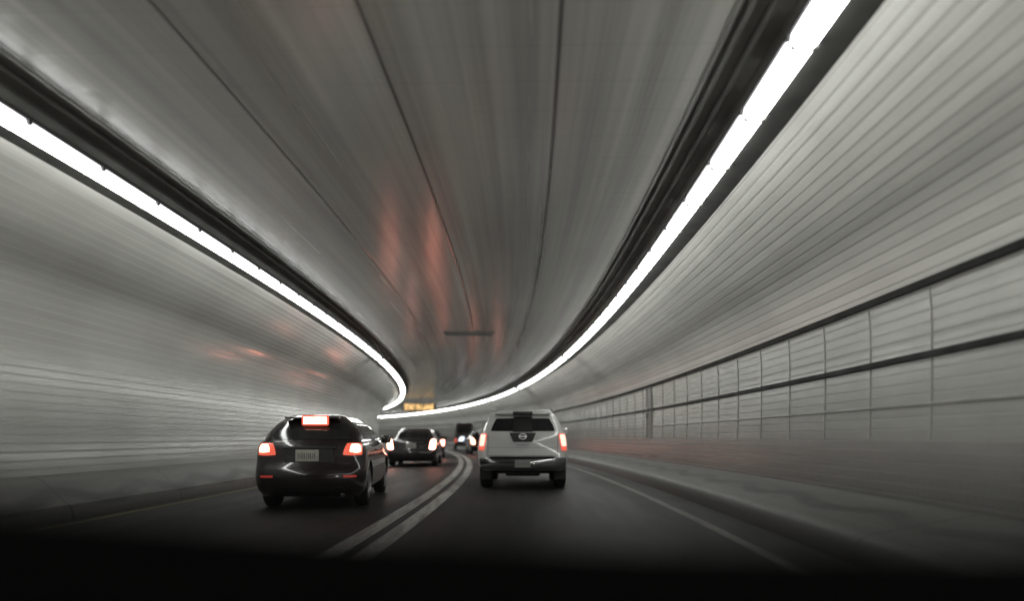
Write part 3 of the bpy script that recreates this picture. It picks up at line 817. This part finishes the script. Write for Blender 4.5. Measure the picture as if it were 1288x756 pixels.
# ---- dark van in the distance
def van(label):
    L = 5.2; hw = .80; root = empty('van', label=label, cat='van')
    lo = Shell([(.35,.06,L-.1,hw-.06,.10,.02),(.50,.0,L,hw,.10,.02),(1.0,.02,L-.1,hw,.10,.02),(1.5,.05,L-.6,hw-.02,.12,.02),(2.0,.10,L-1.0,hw-.08,.14,.02),(2.16,.16,L-1.3,hw-.16,.16,.02)])
    body = obj('body', shell_bm(lo, [.35,.42,.5,.75,1.0,1.25,1.5,1.75,2.0,2.09,2.16], dome=.05), M['black_paint'], root, smooth=True)
    cut_arches(body, [(sg*(hw-.08), y, .40) for sg in (-1,1) for y in (1.0,3.9)], .34)
    rl = lambda a,b,o: lo.rear(a,b,o)
    obj('rear_window', patch(rl, [(-.60,1.35),(.60,1.35),(.55,1.85),(-.55,1.85)], off=.01, rnd=.1), M['glass'], root, smooth=True, sharp=60)
    obj('rear_panel', patch(rl, [(-.10,.55),(.62,.55),(.62,.95),(-.10,.95)], off=.012, n=4), M['blue'], root)
    obj('rear_lamp', patch(rl, [(-.50,.72),(-.10,.72),(-.02,1.10),(-.36,1.05)], off=.02, rnd=.4), M['van_light'], root)
    for sg in (-1,1):
        obj('tail_lamp', patch(rl, [(sg*(hw-.16),.6),(sg*(hw-.03),.6),(sg*(hw-.03),.95),(sg*(hw-.16),.95)], off=.012, rnd=.4), M['tail_red'], root)
        for y in (1.0,3.9): wheel(root, sg*(hw-.11), y, .34, .2, sg)
    obj('rear_bumper', B((0,-.03,.45),(1.5,.1,.14), bev=.02), M['trim'], root)
    return root, L
c5, L5 = van('tall dark van far ahead between the two lanes of cars')
fin(c5, L5, (584.5-644)*56.0/900, 56.0, .10)

# ---- the car the photograph is taken from: bonnet and dashboard reach the bottom of the picture
def own_car():
    L = 4.3; hw = .86; root = empty('car', label='black car the view is taken from, its dark dashboard along the bottom edge', cat='car')
    lo = Shell([(.20,.16,L-.15,hw-.08,.2,.1),(.35,.02,L-.02,hw,.22,.1),(.60,.0,L,hw,.22,.1),(.80,.06,L-.15,hw,.2,.1),(.86,.10,L-.3,hw-.04,.2,.1)])
    dr = drop_fn([(L*.66,1.0),(L*.80,.55),(L-.1,.15),(L,.0)])
    body = obj('body', shell_bm(lo, [.20,.27,.35,.47,.60,.70,.80,.84,.86], dome=.0, drop=dr, zref=.50), M['black_paint'], root, smooth=True)
    wy = (.8,3.45)
    cut_arches(body, [(sg*(hw-.10), y, .37) for sg in (-1,1) for y in wy], .33)
    for sg in (-1,1):
        for y in wy: wheel(root, sg*(hw-.125), y, .33, .21, sg)
        hb = B((sg*.60, L-.06, .48),(.20,.14,.10), bev=.03)
        obj('headlight', hb, M['head'], root)
    # dashboard: a rounded shelf from the driver's side to the passenger's, in front of the windscreen's foot
    d = bmesh.new(); rows = []
    for i in range(33):
        x = -.80+1.6*i/32; f = abs(x)/.80
        edge = 2.38-.10*f*f; up = .034+(.13 if x < 0 else .08)*min(abs(x),.45)**2
        prof = [(1.55,.80),(1.60,.90),(1.70,.955),(1.85,.978),(2.05,.990),(edge-.05,.992),(edge,.985),(edge+.04,.96),(edge+.05,.86)]
        rows.append([d.verts.new((x,y,z+up)) for y,z in prof])
    for a, b in zip(rows, rows[1:]):
        for j in range(len(a)-1): d.faces.new((a[j],a[j+1],b[j+1],b[j]))
    for r in (rows[0], rows[-1]): d.faces.new(r)
    bmesh.ops.contextual_create(d, geom=[e for e in d.edges if e.is_boundary])
    obj('dashboard', d, M['cabin'], root, smooth=True, sharp=50)
    return root, L
c0, L0 = own_car()
x0, y0 = .14, -1.95
for ch in c0.children: ch.location.y -= L0/2
c0.location = (.14, -2.05+L0/2, 0)
